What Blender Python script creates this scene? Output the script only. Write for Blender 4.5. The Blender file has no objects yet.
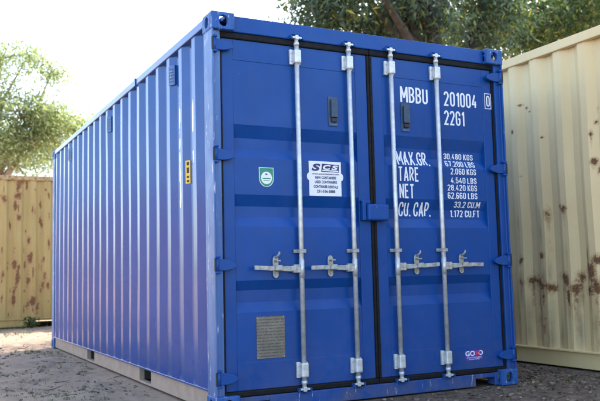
import bpy, bmesh, math, random
import numpy as np
from mathutils import Vector, Matrix, noise
random.seed(7); rng = np.random.default_rng(7)
sc = bpy.context.scene
col = sc.collection

# ------------------------------------------------------------------ camera
CAM = (-1.74684679, -4.63411276, 0.862417892)
RIGHT = Vector((0.891883, -0.451623, -0.024115)); DOWN = Vector((0.021615, 0.095823, -0.995164)); FWD = Vector((0.451749, 0.887048, 0.095224))
cd = bpy.data.cameras.new('camera'); cam = bpy.data.objects.new('camera', cd); col.objects.link(cam)
m = Matrix.Identity(4)
for i in range(3):
    m[i][0] = RIGHT[i]; m[i][1] = -DOWN[i]; m[i][2] = -FWD[i]; m[i][3] = CAM[i]
cam.matrix_world = m
cd.sensor_width = 36; cd.lens = 779.98 / 600 * 36; cd.clip_end = 2000; cd.clip_start = 0.05
cd.dof.use_dof = True; cd.dof.focus_distance = 5.3; cd.dof.aperture_fstop = 3.4
sc.camera = cam

# ------------------------------------------------------------------ sky, sun, exposure
SUN_EL = math.radians(46); SUN_AZ = math.atan2(0.83, 0.56)      # azimuth from +Y towards +X
w = bpy.data.worlds.new('World'); sc.world = w; w.use_nodes = True
nt = w.node_tree; nt.nodes.clear()
sky = nt.nodes.new('ShaderNodeTexSky'); sky.sky_type = 'NISHITA'; sky.sun_disc = False
sky.sun_elevation = SUN_EL; sky.sun_rotation = SUN_AZ; sky.air_density = 1.0; sky.dust_density = 2.5; sky.ozone_density = 1.0
bg = nt.nodes.new('ShaderNodeBackground'); bg.inputs[1].default_value = 0.15
out = nt.nodes.new('ShaderNodeOutputWorld')
nt.links.new(sky.outputs[0], bg.inputs[0]); nt.links.new(bg.outputs[0], out.inputs[0])
sd = bpy.data.lights.new('sun', 'SUN'); sd.energy = 2.5; sd.angle = math.radians(0.55); sd.color = (1, 0.93, 0.82)
sun = bpy.data.objects.new('sun', sd); col.objects.link(sun)
sdir = Vector((math.sin(SUN_AZ) * math.cos(SUN_EL), math.cos(SUN_AZ) * math.cos(SUN_EL), math.sin(SUN_EL)))
sun.rotation_euler = sdir.to_track_quat('Z', 'Y').to_euler(); sun.location = (20, 14, 30)
vs = sc.view_settings; vs.view_transform = 'Standard'; vs.look = 'None'; vs.gamma = 1; vs.use_curve_mapping = False
vs.exposure = 2.40
sc.render.engine = 'CYCLES'

# ------------------------------------------------------------------ helpers: objects
def link(o, parent=None):
    col.objects.link(o)
    if parent: o.parent = parent
    return o
def tag(o, label=None, cat=None, group=None, kind=None):
    if label: o['label'] = label
    if cat: o['category'] = cat
    if group: o['group'] = group
    if kind: o['kind'] = kind
    return o
def empty(name, loc=(0, 0, 0)):
    o = bpy.data.objects.new(name, None); col.objects.link(o); o.location = loc; o.empty_display_size = .2
    return o

class MB:
    def __init__(s): s.v = []; s.f = []; s.sm = []
    def add(s, vs_, fs_, smooth=False):
        b = len(s.v); s.v += [tuple(p) for p in vs_]; s.f += [tuple(i + b for i in f) for f in fs_]; s.sm += [smooth] * len(fs_)
        return s
    def box(s, x0, x1, y0, y1, z0, z1, bev=0.0, seg=2):
        bm = bmesh.new()
        bmesh.ops.create_cube(bm, size=1)
        for v in bm.verts: v.co = ((x0 + x1) / 2 + v.co.x * (x1 - x0), (y0 + y1) / 2 + v.co.y * (y1 - y0), (z0 + z1) / 2 + v.co.z * (z1 - z0))
        if bev: bmesh.ops.bevel(bm, geom=bm.edges[:], offset=bev, segments=seg, affect='EDGES', profile=.5)
        return s.addbm(bm)
    def addbm(s, bm, smooth=False):
        bm.verts.ensure_lookup_table(); bm.verts.index_update()
        s.add([v.co[:] for v in bm.verts], [[v.index for v in f.verts] for f in bm.faces], smooth); bm.free(); return s
    def prism(s, poly, axis, a0, a1, bev=0.0):
        """poly: 2-D points in the two axes other than `axis` (in x,y,z order)"""
        def P(p, a):
            return {0: (a, p[0], p[1]), 1: (p[0], a, p[1]), 2: (p[0], p[1], a)}[axis]
        bm = bmesh.new(); n = len(poly)
        A = [bm.verts.new(P(p, a0)) for p in poly]; B = [bm.verts.new(P(p, a1)) for p in poly]
        bm.faces.new(A); bm.faces.new(B[::-1])
        for i in range(n): bm.faces.new((A[i], B[i], B[(i + 1) % n], A[(i + 1) % n]))
        bmesh.ops.recalc_face_normals(bm, faces=bm.faces[:])
        if bev: bmesh.ops.bevel(bm, geom=bm.edges[:], offset=bev, segments=2, affect='EDGES', profile=.5)
        return s.addbm(bm)
    def tube(s, pts, r, n=12, cap=True):
        pts = [Vector(p) for p in pts]; k = len(pts)
        if not hasattr(r, '__len__'): r = [r] * k
        vs_ = []; fs_ = []; ref = None
        for i in range(k):
            d = (pts[min(i + 1, k - 1)] - pts[max(i - 1, 0)]).normalized()
            if ref is None: ref = Vector((1, 0, 0)) if abs(d.x) < .8 else Vector((0, 1, 0))
            a = (ref - d * ref.dot(d)).normalized(); b = d.cross(a); ref = a
            for j in range(n):
                t = 2 * math.pi * j / n; vs_.append(pts[i] + (a * math.cos(t) + b * math.sin(t)) * r[i])
        for i in range(k - 1):
            for j in range(n): fs_.append((i * n + j, i * n + (j + 1) % n, (i + 1) * n + (j + 1) % n, (i + 1) * n + j))
        s.add(vs_, fs_, True)
        if cap:
            b = len(s.v) - k * n
            s.f.append(tuple(b + j for j in range(n))[::-1]); s.f.append(tuple(b + (k - 1) * n + j for j in range(n))); s.sm += [False, False]
        return s
    def mesh(s, name):
        me = bpy.data.meshes.new(name); me.from_pydata(s.v, [], s.f); me.polygons.foreach_set('use_smooth', s.sm); me.update(); return me
    def build(s, name, mat, parent=None):
        me = s.mesh(name); me.materials.append(mat); return link(bpy.data.objects.new(name, me), parent)
def inst(src, parent, loc=(0, 0, 0), scale=(1, 1, 1)):
    o = src.copy(); link(o, parent); o.location = loc; o.scale = scale; return o

# ------------------------------------------------------------------ helpers: materials
def mat(name):
    m_ = bpy.data.materials.new(name); m_.use_nodes = True; t = m_.node_tree; t.nodes.clear()
    o = t.nodes.new('ShaderNodeOutputMaterial'); p = t.nodes.new('ShaderNodeBsdfPrincipled'); t.links.new(p.outputs[0], o.inputs[0])
    return m_, t, p
def N(t, typ, **kw):
    n = t.nodes.new(typ)
    for k, v in kw.items(): setattr(n, k, v)
    return n
def lk(t, a, b): t.links.new(a, b)
def coords(t, scale=(1, 1, 1)):
    c = N(t, 'ShaderNodeTexCoord'); mp = N(t, 'ShaderNodeMapping'); mp.inputs['Scale'].default_value = scale
    lk(t, c.outputs['Object'], mp.inputs[0]); return mp.outputs[0]
def nz(t, scale, detail=5, rough=.55, vec=None, dist=0):
    n = N(t, 'ShaderNodeTexNoise'); n.inputs['Scale'].default_value = scale; n.inputs['Detail'].default_value = detail
    n.inputs['Roughness'].default_value = rough; n.inputs['Distortion'].default_value = dist
    lk(t, vec if vec is not None else coords(t), n.inputs['Vector']); return n.outputs['Fac']
def ramp(t, fac, stops):
    r = N(t, 'ShaderNodeValToRGB'); e = r.color_ramp.elements
    while len(e) > 1: e.remove(e[-1])
    e[0].position = stops[0][0]; e[0].color = tuple(stops[0][1]) + (1,) if len(stops[0][1]) == 3 else stops[0][1]
    for p_, c_ in stops[1:]:
        k = e.new(p_); k.color = tuple(c_) + (1,)
    lk(t, fac, r.inputs[0]); return r.outputs[0]
def g(v): return (v, v, v)
def mix(t, fac, a, b, mode='MIX'):
    n = N(t, 'ShaderNodeMix', data_type='RGBA', blend_type=mode)
    for inp, v in ((n.inputs[0], fac), (n.inputs[6], a), (n.inputs[7], b)):
        if isinstance(v, (int, float)): inp.default_value = v
        elif isinstance(v, tuple): inp.default_value = v + (1,) if len(v) == 3 else v
        else: lk(t, v, inp)
    return n.outputs[2]
def mth(t, op, a, b=0.0):
    n = N(t, 'ShaderNodeMath', operation=op)
    for inp, v in ((n.inputs[0], a), (n.inputs[1], b)):
        if isinstance(v, (int, float)): inp.default_value = v
        else: lk(t, v, inp)
    return n.outputs[0]
def bump(t, p, h, strength, dist=.01, prev=None):
    b = N(t, 'ShaderNodeBump'); b.inputs['Strength'].default_value = strength; b.inputs['Distance'].default_value = dist
    lk(t, h, b.inputs['Height']); lk(t, b.outputs[0], p.inputs['Normal']); return b
def attr(t, name):
    a = N(t, 'ShaderNodeAttribute'); a.attribute_name = name; return a.outputs['Fac']
def axis(t, i):
    c = N(t, 'ShaderNodeTexCoord'); s = N(t, 'ShaderNodeSeparateXYZ'); lk(t, c.outputs['Object'], s.inputs[0]); return s.outputs[i]

RUST = (.16, .055, .02)
def paint_blue(name, wear=0.0, chip=False, fade=0.0, rough=.30, low=True, spec=.28, fc=(.05, .16, .42)):
    m_, t, p = mat(name)
    c = ramp(t, nz(t, 2.2, 6), [(.3, (.0017, .050, .222)), (.7, (.0025, .061, .270))])
    # chalky fading; on the posts it also holds the pale of reflected sky
    if fade: c = mix(t, mth(t, 'MULTIPLY', ramp(t, nz(t, 1.0, 7, .6, coords(t, (14, 14, 1.2))), [(.35, g(0.15)), (.75, g(1))]), fade), c, fc)
    # dust film
    c = mix(t, ramp(t, nz(t, 7, 3 if chip else 8, .7), [(.45, g(0)), (.95, g(.07))]), c, (.20, .18, .18))
    z = axis(t, 2)
    dl = mth(t, 'MULTIPLY', ramp(t, z, [(.0, g(1)), (.13, g(.40)), (.45, g(.10)), (1.0, g(0))]), ramp(t, nz(t, 9, 8, .7), [(.35, g(0)), (.75, g(.9))]))
    c = mix(t, dl, c, (.14, .115, .10)) if low else c
    # runs of dirty water
    c = mix(t, ramp(t, nz(t, 1.0, 6, .6, coords(t, (22, 22, .8))), [(.52, g(0)), (.8, g(.22))]), c, (.045, .055, .085))
    # scratches
    sc_ = ramp(t, nz(t, 1.0, 4, .6, coords(t, (60, 60, 3))), [(.72, g(0)), (.76, g(.45))])
    c = mix(t, sc_, c, (.10, .17, .38))
    if wear:
        wm = ramp(t, nz(t, 1, 8, .75, coords(t, (30, 30, 6))), [(.62 - .08 * wear, g(0)), (.66 - .08 * wear, g(1))])
        c = mix(t, mth(t, 'MULTIPLY', wm, .8), c, (.62, .62, .66))
        rm = ramp(t, nz(t, 1, 8, .7, coords(t, (16, 16, 5))), [(.64 - .05 * wear, g(0)), (.70 - .05 * wear, g(1))])
        c = mix(t, rm, c, RUST)
    if chip:
        a = attr(t, 'chip'); brk = mth(t, 'ADD', a, mth(t, 'MULTIPLY', mth(t, 'SUBTRACT', nz(t, 40, 6, .7), .5), .9))
        c = mix(t, ramp(t, brk, [(.5, g(0)), (.56, g(1))]), c, (.78, .80, .82))
    lk(t, c, p.inputs['Base Color'])
    r = ramp(t, nz(t, 1.5 if chip else 5, 2 if chip else 7, .6), [(.3, g(rough - .04)), (.8, g(rough + (.08 if chip else .16)))]); lk(t, r, p.inputs['Roughness'])
    p.inputs['Specular IOR Level'].default_value = spec
    h = mth(t, 'ADD', mth(t, 'MULTIPLY', nz(t, 1.7, 2), 1.0), mth(t, 'MULTIPLY', nz(t, 160, 3), .003 if chip else .008)); bump(t, p, h, .14 if chip else .42, .02)
    return m_
def paint_tan(name, base, base2, dark, stk=.5, sp=.73):
    m_, t, p = mat(name)
    c = ramp(t, nz(t, 1.6, 6), [(.3, base), (.72, base2)])
    st = ramp(t, nz(t, 1, 6, .6, coords(t, (16, 16, .7))), [(.45, g(0)), (.8, g(stk))]); c = mix(t, st, c, dark)
    c = mix(t, ramp(t, nz(t, 26, 8, .75), [(.55, g(0)), (.85, g(.35))]), c, dark)
    d = attr(t, 'grime'); dk = mth(t, 'MULTIPLY', d, ramp(t, nz(t, 12, 7, .7, coords(t, (1, 1, .35))), [(.35, g(.3)), (.7, g(1))])); c = mix(t, dk, c, (.035, .03, .022))
    a = attr(t, 'rust'); brk = mth(t, 'ADD', a, mth(t, 'MULTIPLY', mth(t, 'SUBTRACT', nz(t, 20, 10, .8), .52), 2.2)); brk = mth(t, 'MULTIPLY', brk, ramp(t, a, [(.02, g(0)), (.25, g(1))]))
    spk = ramp(t, nz(t, 13, 9, .8), [(sp, g(0)), (sp + .05, g(1))])
    rm = mth(t, 'MAXIMUM', ramp(t, brk, [(.50, g(0)), (.75, g(1))]), mth(t, 'MULTIPLY', spk, .8))
    rc = ramp(t, nz(t, 60, 6, .7), [(.3, (.060, .026, .012)), (.5, (.17, .072, .026)), (.8, (.34, .175, .06))])
    halo = ramp(t, brk, [(.10, g(0)), (.55, g(.55))]); c = mix(t, halo, c, (.42, .24, .10))
    c = mix(t, rm, c, rc); lk(t, c, p.inputs['Base Color'])
    lk(t, ramp(t, rm, [(0, g(.5)), (1, g(.9))]), p.inputs['Roughness'])
    h = mth(t, 'ADD', mth(t, 'MULTIPLY', nz(t, 1.5, 2), 1.2), mth(t, 'ADD', mth(t, 'MULTIPLY', nz(t, 120, 4), .02), mth(t, 'MULTIPLY', rm, .05))); bump(t, p, h, .5, .02)
    return m_
def simple(name, c0, c1, scale=12, rough=(.4, .6), metal=0.0, bmp=.1, bscale=90):
    m_, t, p = mat(name)
    lk(t, ramp(t, nz(t, scale, 7, .65), [(.3, c0), (.7, c1)]), p.inputs['Base Color'])
    lk(t, ramp(t, nz(t, scale * 1.7, 6), [(.3, g(rough[0])), (.7, g(rough[1]))]), p.inputs['Roughness'])
    p.inputs['Metallic'].default_value = metal
    if bmp: bump(t, p, nz(t, bscale, 5), bmp, .004)
    return m_
def leafmat(name, stops, trans=.45, rough=.45, tint=(1.6, 1.75, .8)):
    m_, t, p = mat(name)
    ge = N(t, 'ShaderNodeNewGeometry'); c = ramp(t, ge.outputs['Random Per Island'], stops)
    lk(t, c, p.inputs['Base Color']); p.inputs['Roughness'].default_value = rough
    tr = N(t, 'ShaderNodeBsdfTranslucent'); lk(t, mix(t, 1.0, c, tint, 'MULTIPLY'), tr.inputs[0])
    ms = N(t, 'ShaderNodeMixShader'); ms.inputs[0].default_value = trans
    o = [n for n in t.nodes if n.type == 'OUTPUT_MATERIAL'][0]
    lk(t, p.outputs[0], ms.inputs[1]); lk(t, tr.outputs[0], ms.inputs[2]); lk(t, ms.outputs[0], o.inputs[0])
    return m_

BLUE = paint_blue('blue_paint', wear=-.95)
BLUE_SIDE = paint_blue('blue_side_paint', chip=True, fade=.05, rough=.22, spec=.52)
BLUE_POST = paint_blue('blue_worn_sheen_paint', wear=.35, fade=.55, rough=.40, fc=(.12, .28, .52), spec=.7)  # chips and rust, plus a pale fade that puts reflected sky into the colour
BLUE_FIT = paint_blue('blue_fitting_paint', wear=0, fade=.1, rough=.38, low=False)
BLUE_CAST = paint_blue('blue_casting_paint', wear=.55, fade=.5, rough=.45, low=False, fc=(.08, .20, .46))
BLUE_SILL = paint_blue('blue_sill_paint', wear=.15, fade=.05, rough=.45)
GALV = simple('galvanised_steel', (.48, .49, .48), (.74, .75, .74), 26, (.30, .58), .5, .15)
GALV2 = simple('galvanised_dull', (.22, .22, .20), (.58, .58, .55), 34, (.42, .68), .45, .3)
RUBBER = simple('black_rubber', (.005, .005, .006), (.012, .011, .011), 20, (.6, .85), 0, .2)
RUBBER.node_tree.nodes['Principled BSDF'].inputs['Specular IOR Level'].default_value = .22
DARKSTEEL = simple('dark_steel', (.025, .05, .09), (.05, .085, .13), 20, (.35, .5), .2, .1)
BLACK = simple('black_plastic', (.01, .01, .012), (.02, .02, .022), 20, (.5, .6))
WHITE = simple('white_vinyl', (.74, .75, .77), (.82, .82, .83), 25, (.35, .5), 0, .03)
def worn_vinyl():
    m_, t, p = mat('worn_white_vinyl')
    lk(t, ramp(t, nz(t, 45, 9, .8), [(.30, (.50, .56, .68)), (.42, (.78, .79, .81))]), p.inputs['Base Color']); p.inputs['Roughness'].default_value = .45
    return m_
LETTER = worn_vinyl()
GREEN = simple('green_vinyl', (.02, .22, .12), (.03, .30, .17), 25)
NAVY = simple('navy_print', (.025, .022, .10), (.035, .03, .13), 25)
PRED = simple('red_print', (.55, .02, .10), (.65, .03, .14), 25)
VIOLET = simple('violet_print', (.06, .04, .33), (.08, .05, .38), 25)
YELLOW = simple('yellow_vinyl', (.70, .46, .03), (.80, .55, .05), 25)
TANRAIL = simple('tan_rail', (.30, .225, .165), (.40, .31, .235), 9, (.6, .8), 0, .3, 60)
CREAM = paint_tan('cream_paint', (.68, .50, .235), (.76, .575, .29), (.50, .355, .165), .18)
OCHRE_RAIL = paint_tan('ochre_rusty_rail', (.42, .28, .11), (.48, .34, .15), (.22, .10, .04), .8, .52)
OCHRE = paint_tan('ochre_paint', (.40, .275, .085), (.47, .335, .12), (.22, .13, .04))
DIRTY = simple('dirty_undercoat', (.02, .018, .016), (.05, .042, .035), 12, (.8, .95))
WOOD = simple('plywood_floor', (.12, .08, .05), (.20, .14, .09), 6)
def platemat():
    m_, t, p = mat('data_plate_metal')
    v = coords(t, (1, 1, 1)); wv = N(t, 'ShaderNodeTexWave', wave_type='BANDS', bands_direction='Z'); wv.inputs['Scale'].default_value = 16; wv.inputs['Distortion'].default_value = 0
    lk(t, v, wv.inputs[0])
    ln = ramp(t, wv.outputs['Fac'], [(.55, g(0)), (.75, g(1))]); dash = ramp(t, nz(t, 1, 4, .7, coords(t, (90, 1, 60))), [(.42, g(0)), (.52, g(1))])
    c = ramp(t, nz(t, 14, 6), [(.3, (.15, .13, .10)), (.7, (.25, .215, .165))])
    c = mix(t, mth(t, 'MULTIPLY', mth(t, 'MULTIPLY', ln, dash), .75), c, (.05, .05, .05)); lk(t, c, p.inputs['Base Color'])
    p.inputs['Roughness'].default_value = .5; p.inputs['Metallic'].default_value = .3
    return m_
PLATE = platemat()

# ------------------------------------------------------------------ ground
FOOT = [(0, 2.438, 0, 6.058), (3.4, 5.838, -4.6, 7.592), (-.75, 5.308, 11, 13.438), (-11.438, -9, -1, 11.192)]
def gh(x, y):
    d = 1e9
    for x0, x1, y0, y1 in FOOT:
        dx = max(x0 - x, 0, x - x1); dy = max(y0 - y, 0, y - y1); d = min(d, math.hypot(dx, dy))
    k = min(1, d / .22)
    if k <= 0: return -.003
    n1 = noise.noise((x * .9, y * .9, 1.3)); n2 = noise.noise((x * 2.7 + 5, y * 3.6, 4.1)); n3 = noise.noise((x * 7.5, y * 8.5, 9.2)); n4 = noise.noise((x * 19, y * 19, 2.2))
    u = x * .25 + y * .97
    rut = noise.noise((x * .35 - y * .1, u * 2.6, 7.7))
    rut = -max(0, rut - .10) * .11
    far = 1 if abs(x) < 8 and abs(y) < 14 else .0
    h = .012 * n1 + .026 * n2 + (.020 * n3 + .010 * n4) * far + rut
    return -.003 + k * (h + .004)
def spread(lo, hi, step, ext):
    a = list(np.arange(lo, hi + step / 2, step)); s = step
    while a[-1] < ext: s *= 1.28; a.append(a[-1] + s)
    s = step
    while a[0] > -ext: s *= 1.28; a.insert(0, a[0] - s)
    return a
gx = spread(-3.0, 5.2, .032, 500); gy = spread(-2.6, 9.5, .036, 500)
gvs = [(x, y, gh(x, y)) for y in gy for x in gx]; nx = len(gx)
gfs = [(j * nx + i, j * nx + i + 1, (j + 1) * nx + i + 1, (j + 1) * nx + i) for j in range(len(gy) - 1) for i in range(nx - 1)]
def sandmat():
    m_, t, p = mat('sandy_dirt')
    c = ramp(t, nz(t, .8, 8, .65), [(.3, (.32, .225, .150)), (.7, (.45, .33, .228))])
    c = mix(t, ramp(t, nz(t, 3.2, 9, .7), [(.48, g(0)), (.72, g(.75))]), c, (.115, .086, .066))
    c = mix(t, ramp(t, nz(t, 24, 9, .8), [(.5, g(0)), (.72, g(.6))]), c, (.085, .064, .050))
    c = mix(t, ramp(t, nz(t, 90, 6, .8), [(.55, g(0)), (.75, g(.5))]), c, (.38, .33, .28))
    c = mix(t, ramp(t, nz(t, 1.3, 7, .7, coords(t, (1, 1.6, 1))), [(.60, g(0)), (.74, g(.5))]), c, (.10, .13, .05))
    # ground colour darkens towards the right and front, broken up by noise
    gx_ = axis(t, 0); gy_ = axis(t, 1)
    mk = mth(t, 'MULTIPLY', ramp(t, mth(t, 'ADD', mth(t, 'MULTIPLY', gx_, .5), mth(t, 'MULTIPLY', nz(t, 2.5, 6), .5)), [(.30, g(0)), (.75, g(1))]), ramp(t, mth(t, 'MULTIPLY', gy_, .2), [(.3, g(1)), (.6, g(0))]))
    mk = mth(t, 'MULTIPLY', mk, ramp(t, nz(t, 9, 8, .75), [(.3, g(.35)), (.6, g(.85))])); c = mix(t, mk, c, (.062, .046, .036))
    lk(t, c, p.inputs['Base Color']); p.inputs['Roughness'].default_value = .95; p.inputs['Specular IOR Level'].default_value = .2
    h = mth(t, 'ADD', mth(t, 'MULTIPLY', nz(t, 22, 9, .75), .6), mth(t, 'MULTIPLY', nz(t, 130, 6, .7), .25)); bump(t, p, h, .8, .03)
    return m_
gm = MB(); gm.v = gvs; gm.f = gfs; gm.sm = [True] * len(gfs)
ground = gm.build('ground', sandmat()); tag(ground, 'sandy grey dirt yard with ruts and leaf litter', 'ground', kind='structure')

# ------------------------------------------------------------------ corrugated sheets
def profile(s, pitch, phase, a=.13):
    """0 at the outer ridge, 1 in the inner valley; s grows away from the near end"""
    u = ((s - phase) / pitch) % 1.0
    # u=0 centre of the slope that climbs outwards
    if u < a: return .5 - .5 * u / a
    if u < .5 - a: return 0.0
    if u < .5 + a: return (u - (.5 - a)) / (2 * a)
    if u < 1 - a: return 1.0
    return 1 - .5 * (u - (1 - a)) / a
def corrugated(name, s0, s1, z0, z1, depth, place, mat_, parent, pitch=.286, phase=.3285, fine=None, ds=.02, nzr=2, masks=None, flip=False, warp=None, a=.13):
    br = set([s0, s1])
    k = math.floor((s0 - phase) / pitch) - 1
    while phase + k * pitch < s1 + pitch:
        for q in (-a, a, .5 - a, .5 + a):
            s = phase + (k + q) * pitch
            if s0 < s < s1: br.add(s)
        k += 1
    br = sorted(br)
    if fine:
        o = []
        for p_, q in zip(br[:-1], br[1:]):
            o.append(p_)
            if q > fine[0] and p_ < fine[1]:
                n = max(1, int((q - p_) / ds)); o += [p_ + (q - p_) * i / n for i in range(1, n)]
        o.append(br[-1]); br = o
    zs = [z0 + (z1 - z0) * i / nzr for i in range(nzr + 1)]
    vs_ = []; at = {k_: [] for k_ in (masks or {})}
    for z in zs:
        for s in br:
            d = depth * profile(s, pitch, phase, a) + (warp(s, z) if warp else 0)
            vs_.append(place(s, d, z))
            for k_ in at: at[k_].append(masks[k_](s, z))
    n = len(br); fs_ = []
    for j in range(nzr):
        for i in range(n - 1):
            f = (j * n + i, j * n + i + 1, (j + 1) * n + i + 1, (j + 1) * n + i); fs_.append(f[::-1] if flip else f)
    mb = MB().add(vs_, fs_); o = mb.build(name, mat_, parent)
    for k_, v in at.items():
        la = o.data.attributes.new(k_, 'FLOAT', 'POINT'); la.data.foreach_set('value', v)
    return o
def blobmask(blobs, seed=0.0, fine=1.0):
    def f(s, z):
        b = 0.0
        for (y0, zz, ry, rz, drip) in blobs:
            dy = (s - y0) / ry; dz = (z - zz) / rz; d = math.hypot(dy, dz)
            if d < 2.2: b = max(b, 1.05 - .62 * d)
            if drip and abs(s - y0) < ry * .8 and zz - drip < z < zz: b = max(b, .8 * (1 - (zz - z) / drip) * (1 - abs(s - y0) / (ry * .8)))
        if b > 0: b += .35 * noise.noise((s * 14 * fine, z * 9 * fine, seed))
        return max(0, b)
    return f

# ------------------------------------------------------------------ corner casting (one mesh, shared)
def casting_mesh():
    def tmp(mb):
        me = mb.mesh('tmp'); o = bpy.data.objects.new('tmp', me); col.objects.link(o); return o
    def stadium(cx, cy, lx, ly, n=10):
        r = min(lx, ly) / 2; pts = []
        hx = lx / 2 - r; hy = ly / 2 - r
        for i in range(4 * n):
            t = 2 * math.pi * (i + .5) / (4 * n); c, s = math.cos(t), math.sin(t)
            pts.append((cx + math.copysign(hx, c) + r * c, cy + math.copysign(hy, s) + r * s))
        return pts
    body = tmp(MB().box(0, .162, 0, .178, -.118, 0, .008, 3))
    cut = [tmp(MB().box(.026, .170, .026, .186, -.094, -.026)),
           tmp(MB().prism(stadium(.085, -.06, .062, .076), 1, -.05, .06)),
           tmp(MB().prism(stadium(.095, -.06, .066, .076), 0, -.05, .06)),
           tmp(MB().prism(stadium(.085, .09, .062, .12), 2, -.05, .05))]
    for c in cut:
        b = body.modifiers.new('b', 'BOOLEAN'); b.operation = 'DIFFERENCE'; b.object = c; b.solver = 'EXACT'
    dg = bpy.context.evaluated_depsgraph_get(); me = bpy.data.meshes.new_from_object(body.evaluated_get(dg)); me.name = 'corner_casting'
    for o in cut + [body]: bpy.data.objects.remove(o)
    return me
CAST = casting_mesh(); CAST.materials.clear(); CAST.materials.append(BLUE_CAST)
CAST_T = CAST.copy(); CAST_T.materials.clear(); CAST_T.materials.append(CREAM)
def castings(parent, L, Wd, H, me):
    for x, sx in ((0, 1), (Wd, -1)):
        for y, sy in ((0, 1), (L, -1)):
            for z, sz in ((H, 1), (0, -1)):
                o = bpy.data.objects.new('corner_casting', me); link(o, parent); o.location = (x, y, z); o.scale = (sx, sy, sz)

# ------------------------------------------------------------------ lettering
def text_mesh(s, x0, x1, z0, z1, ysurf, name, mat_, parent, bold=.012, shear=0.0, breaks=(), off=.0022, space=1.0):
    cu = bpy.data.curves.new('t', 'FONT'); cu.body = s; cu.offset = bold; cu.shear = shear; cu.resolution_u = 3; cu.space_character = space
    o = bpy.data.objects.new('t', cu); col.objects.link(o)
    dg = bpy.context.evaluated_depsgraph_get(); me = bpy.data.meshes.new_from_object(o.evaluated_get(dg)); bpy.data.objects.remove(o)
    bm = bmesh.new(); bm.from_mesh(me)
    xs = [v.co.x for v in bm.verts]; ys = [v.co.y for v in bm.verts]; ax, bx_, ay, by = min(xs), max(xs), min(ys), max(ys)
    for v in bm.verts: v.co = (x0 + (v.co.x - ax) / (bx_ - ax) * (x1 - x0), 0, z0 + (v.co.y - ay) / (by - ay) * (z1 - z0))
    for b in breaks:
        if z0 < b < z1: bmesh.ops.bisect_plane(bm, geom=bm.verts[:] + bm.edges[:] + bm.faces[:], plane_co=(0, 0, b), plane_no=(0, 0, 1))
    for v in bm.verts: v.co.y = (ysurf(v.co.z) if callable(ysurf) else ysurf) - off
    bm.to_mesh(me); bm.free(); me.materials.clear(); me.materials.append(mat_); me.name = name
    return link(bpy.data.objects.new(name, me), parent)
def decal(poly, y, name, mat_, parent, th=.0012):
    """flat print: a thin plate in the x-z plane whose front lies at y"""
    return MB().prism(poly, 1, y, y + th).build(name, mat_, parent)
def disc(cx, cz, rx, rz, n=28): return [(cx + rx * math.cos(2 * math.pi * i / n), cz + rz * math.sin(2 * math.pi * i / n)) for i in range(n)]
def rect(x0, x1, z0, z1): return [(x0, z0), (x1, z0), (x1, z1), (x0, z1)]

# ================================================================== BLUE CONTAINER
Wd, L, H = 2.438, 6.058, 2.591
C = empty('shipping_container')
tag(C, 'blue shipping container with closed double doors, white numbering and galvanised locking bars', 'container', 'shipping containers in the yard')
castings(C, L, Wd, H, CAST)
# corner posts
def post(x0, x1, front):
    mb = MB()
    a, b = (0.006, .166) if front else (L - .15, L - .006)
    s = 1 if x0 < 1 else -1; xo = x0 if s > 0 else x1
    X = lambda d: xo + s * d
    if front:   # hollow section with a stepped door rebate
        poly = [(X(.004), a), (X(.016), a), (X(.018), a + .026), (X(.070), a + .026), (X(.070), a + .055), (X(.052), a + .075), (X(.052), b), (X(.004), b)]
    else:
        poly = [(X(.004), b), (X(.12), b), (X(.12), b - .05), (X(.06), b - .06), (X(.05), a), (X(.004), a)]
    mb.prism(poly, 2, .114, H - .114, .005); return mb
post(0, .1, True).build('corner_post', BLUE_POST, C); post(Wd - .1, Wd, True).build('corner_post', BLUE, C)
post(0, .1, False).build('corner_post', BLUE_POST, C); post(Wd - .1, Wd, False).build('corner_post', BLUE_POST, C)
# side walls
chipm = blobmask([], 1)
def chips(s, z):
    b = 0
    for (yc, wd, za, zb, k) in ((.706, .026, 1.15, 2.30, 1.35), (.422, .024, 1.60, 2.18, 1.15), (.690, .008, 1.5, 2.2, .6)):
        if za < z < zb and abs(s - yc) < wd:
            e = min(1, (z - za) / .12, (zb - z) / .12) * (1 - (abs(s - yc) / wd) ** 2)
            b = max(b, k * e * (.50 + .9 * noise.noise((s * 11, z * 5.5, 3.3)) + .35 * noise.noise((s * 40, z * 17, 8.3))))
    return max(0, b)
sideL = corrugated('side_wall', .160, L - .145, .150, H - .062, .036, lambda s, d, z: (.012 + d, s, z), BLUE_SIDE, C, fine=(.3, .8), ds=.006, nzr=150, masks={'chip': chips}, flip=True,
                   warp=lambda s, z: .005 * noise.noise((s * .8, z * .9, .5)) + .0025 * noise.noise((s * 2.6, z * 2.1, 6.5)))
corrugated('side_wall', .160, L - .145, .150, H - .062, .036, lambda s, d, z: (Wd - .012 - d, s, z), BLUE, C)
corrugated('end_wall', .125, Wd - .125, .150, H - .08, .045, lambda s, d, z: (s, L - .02 - d, z), BLUE, C, pitch=.25, phase=.2)
for x0, x1 in ((.003, .063), (Wd - .063, Wd - .003)):
    MB().box(x0, x1, .172, L - .172, H - .068, H - .010, .006).build('top_side_rail', BLUE_SIDE, C)
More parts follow.
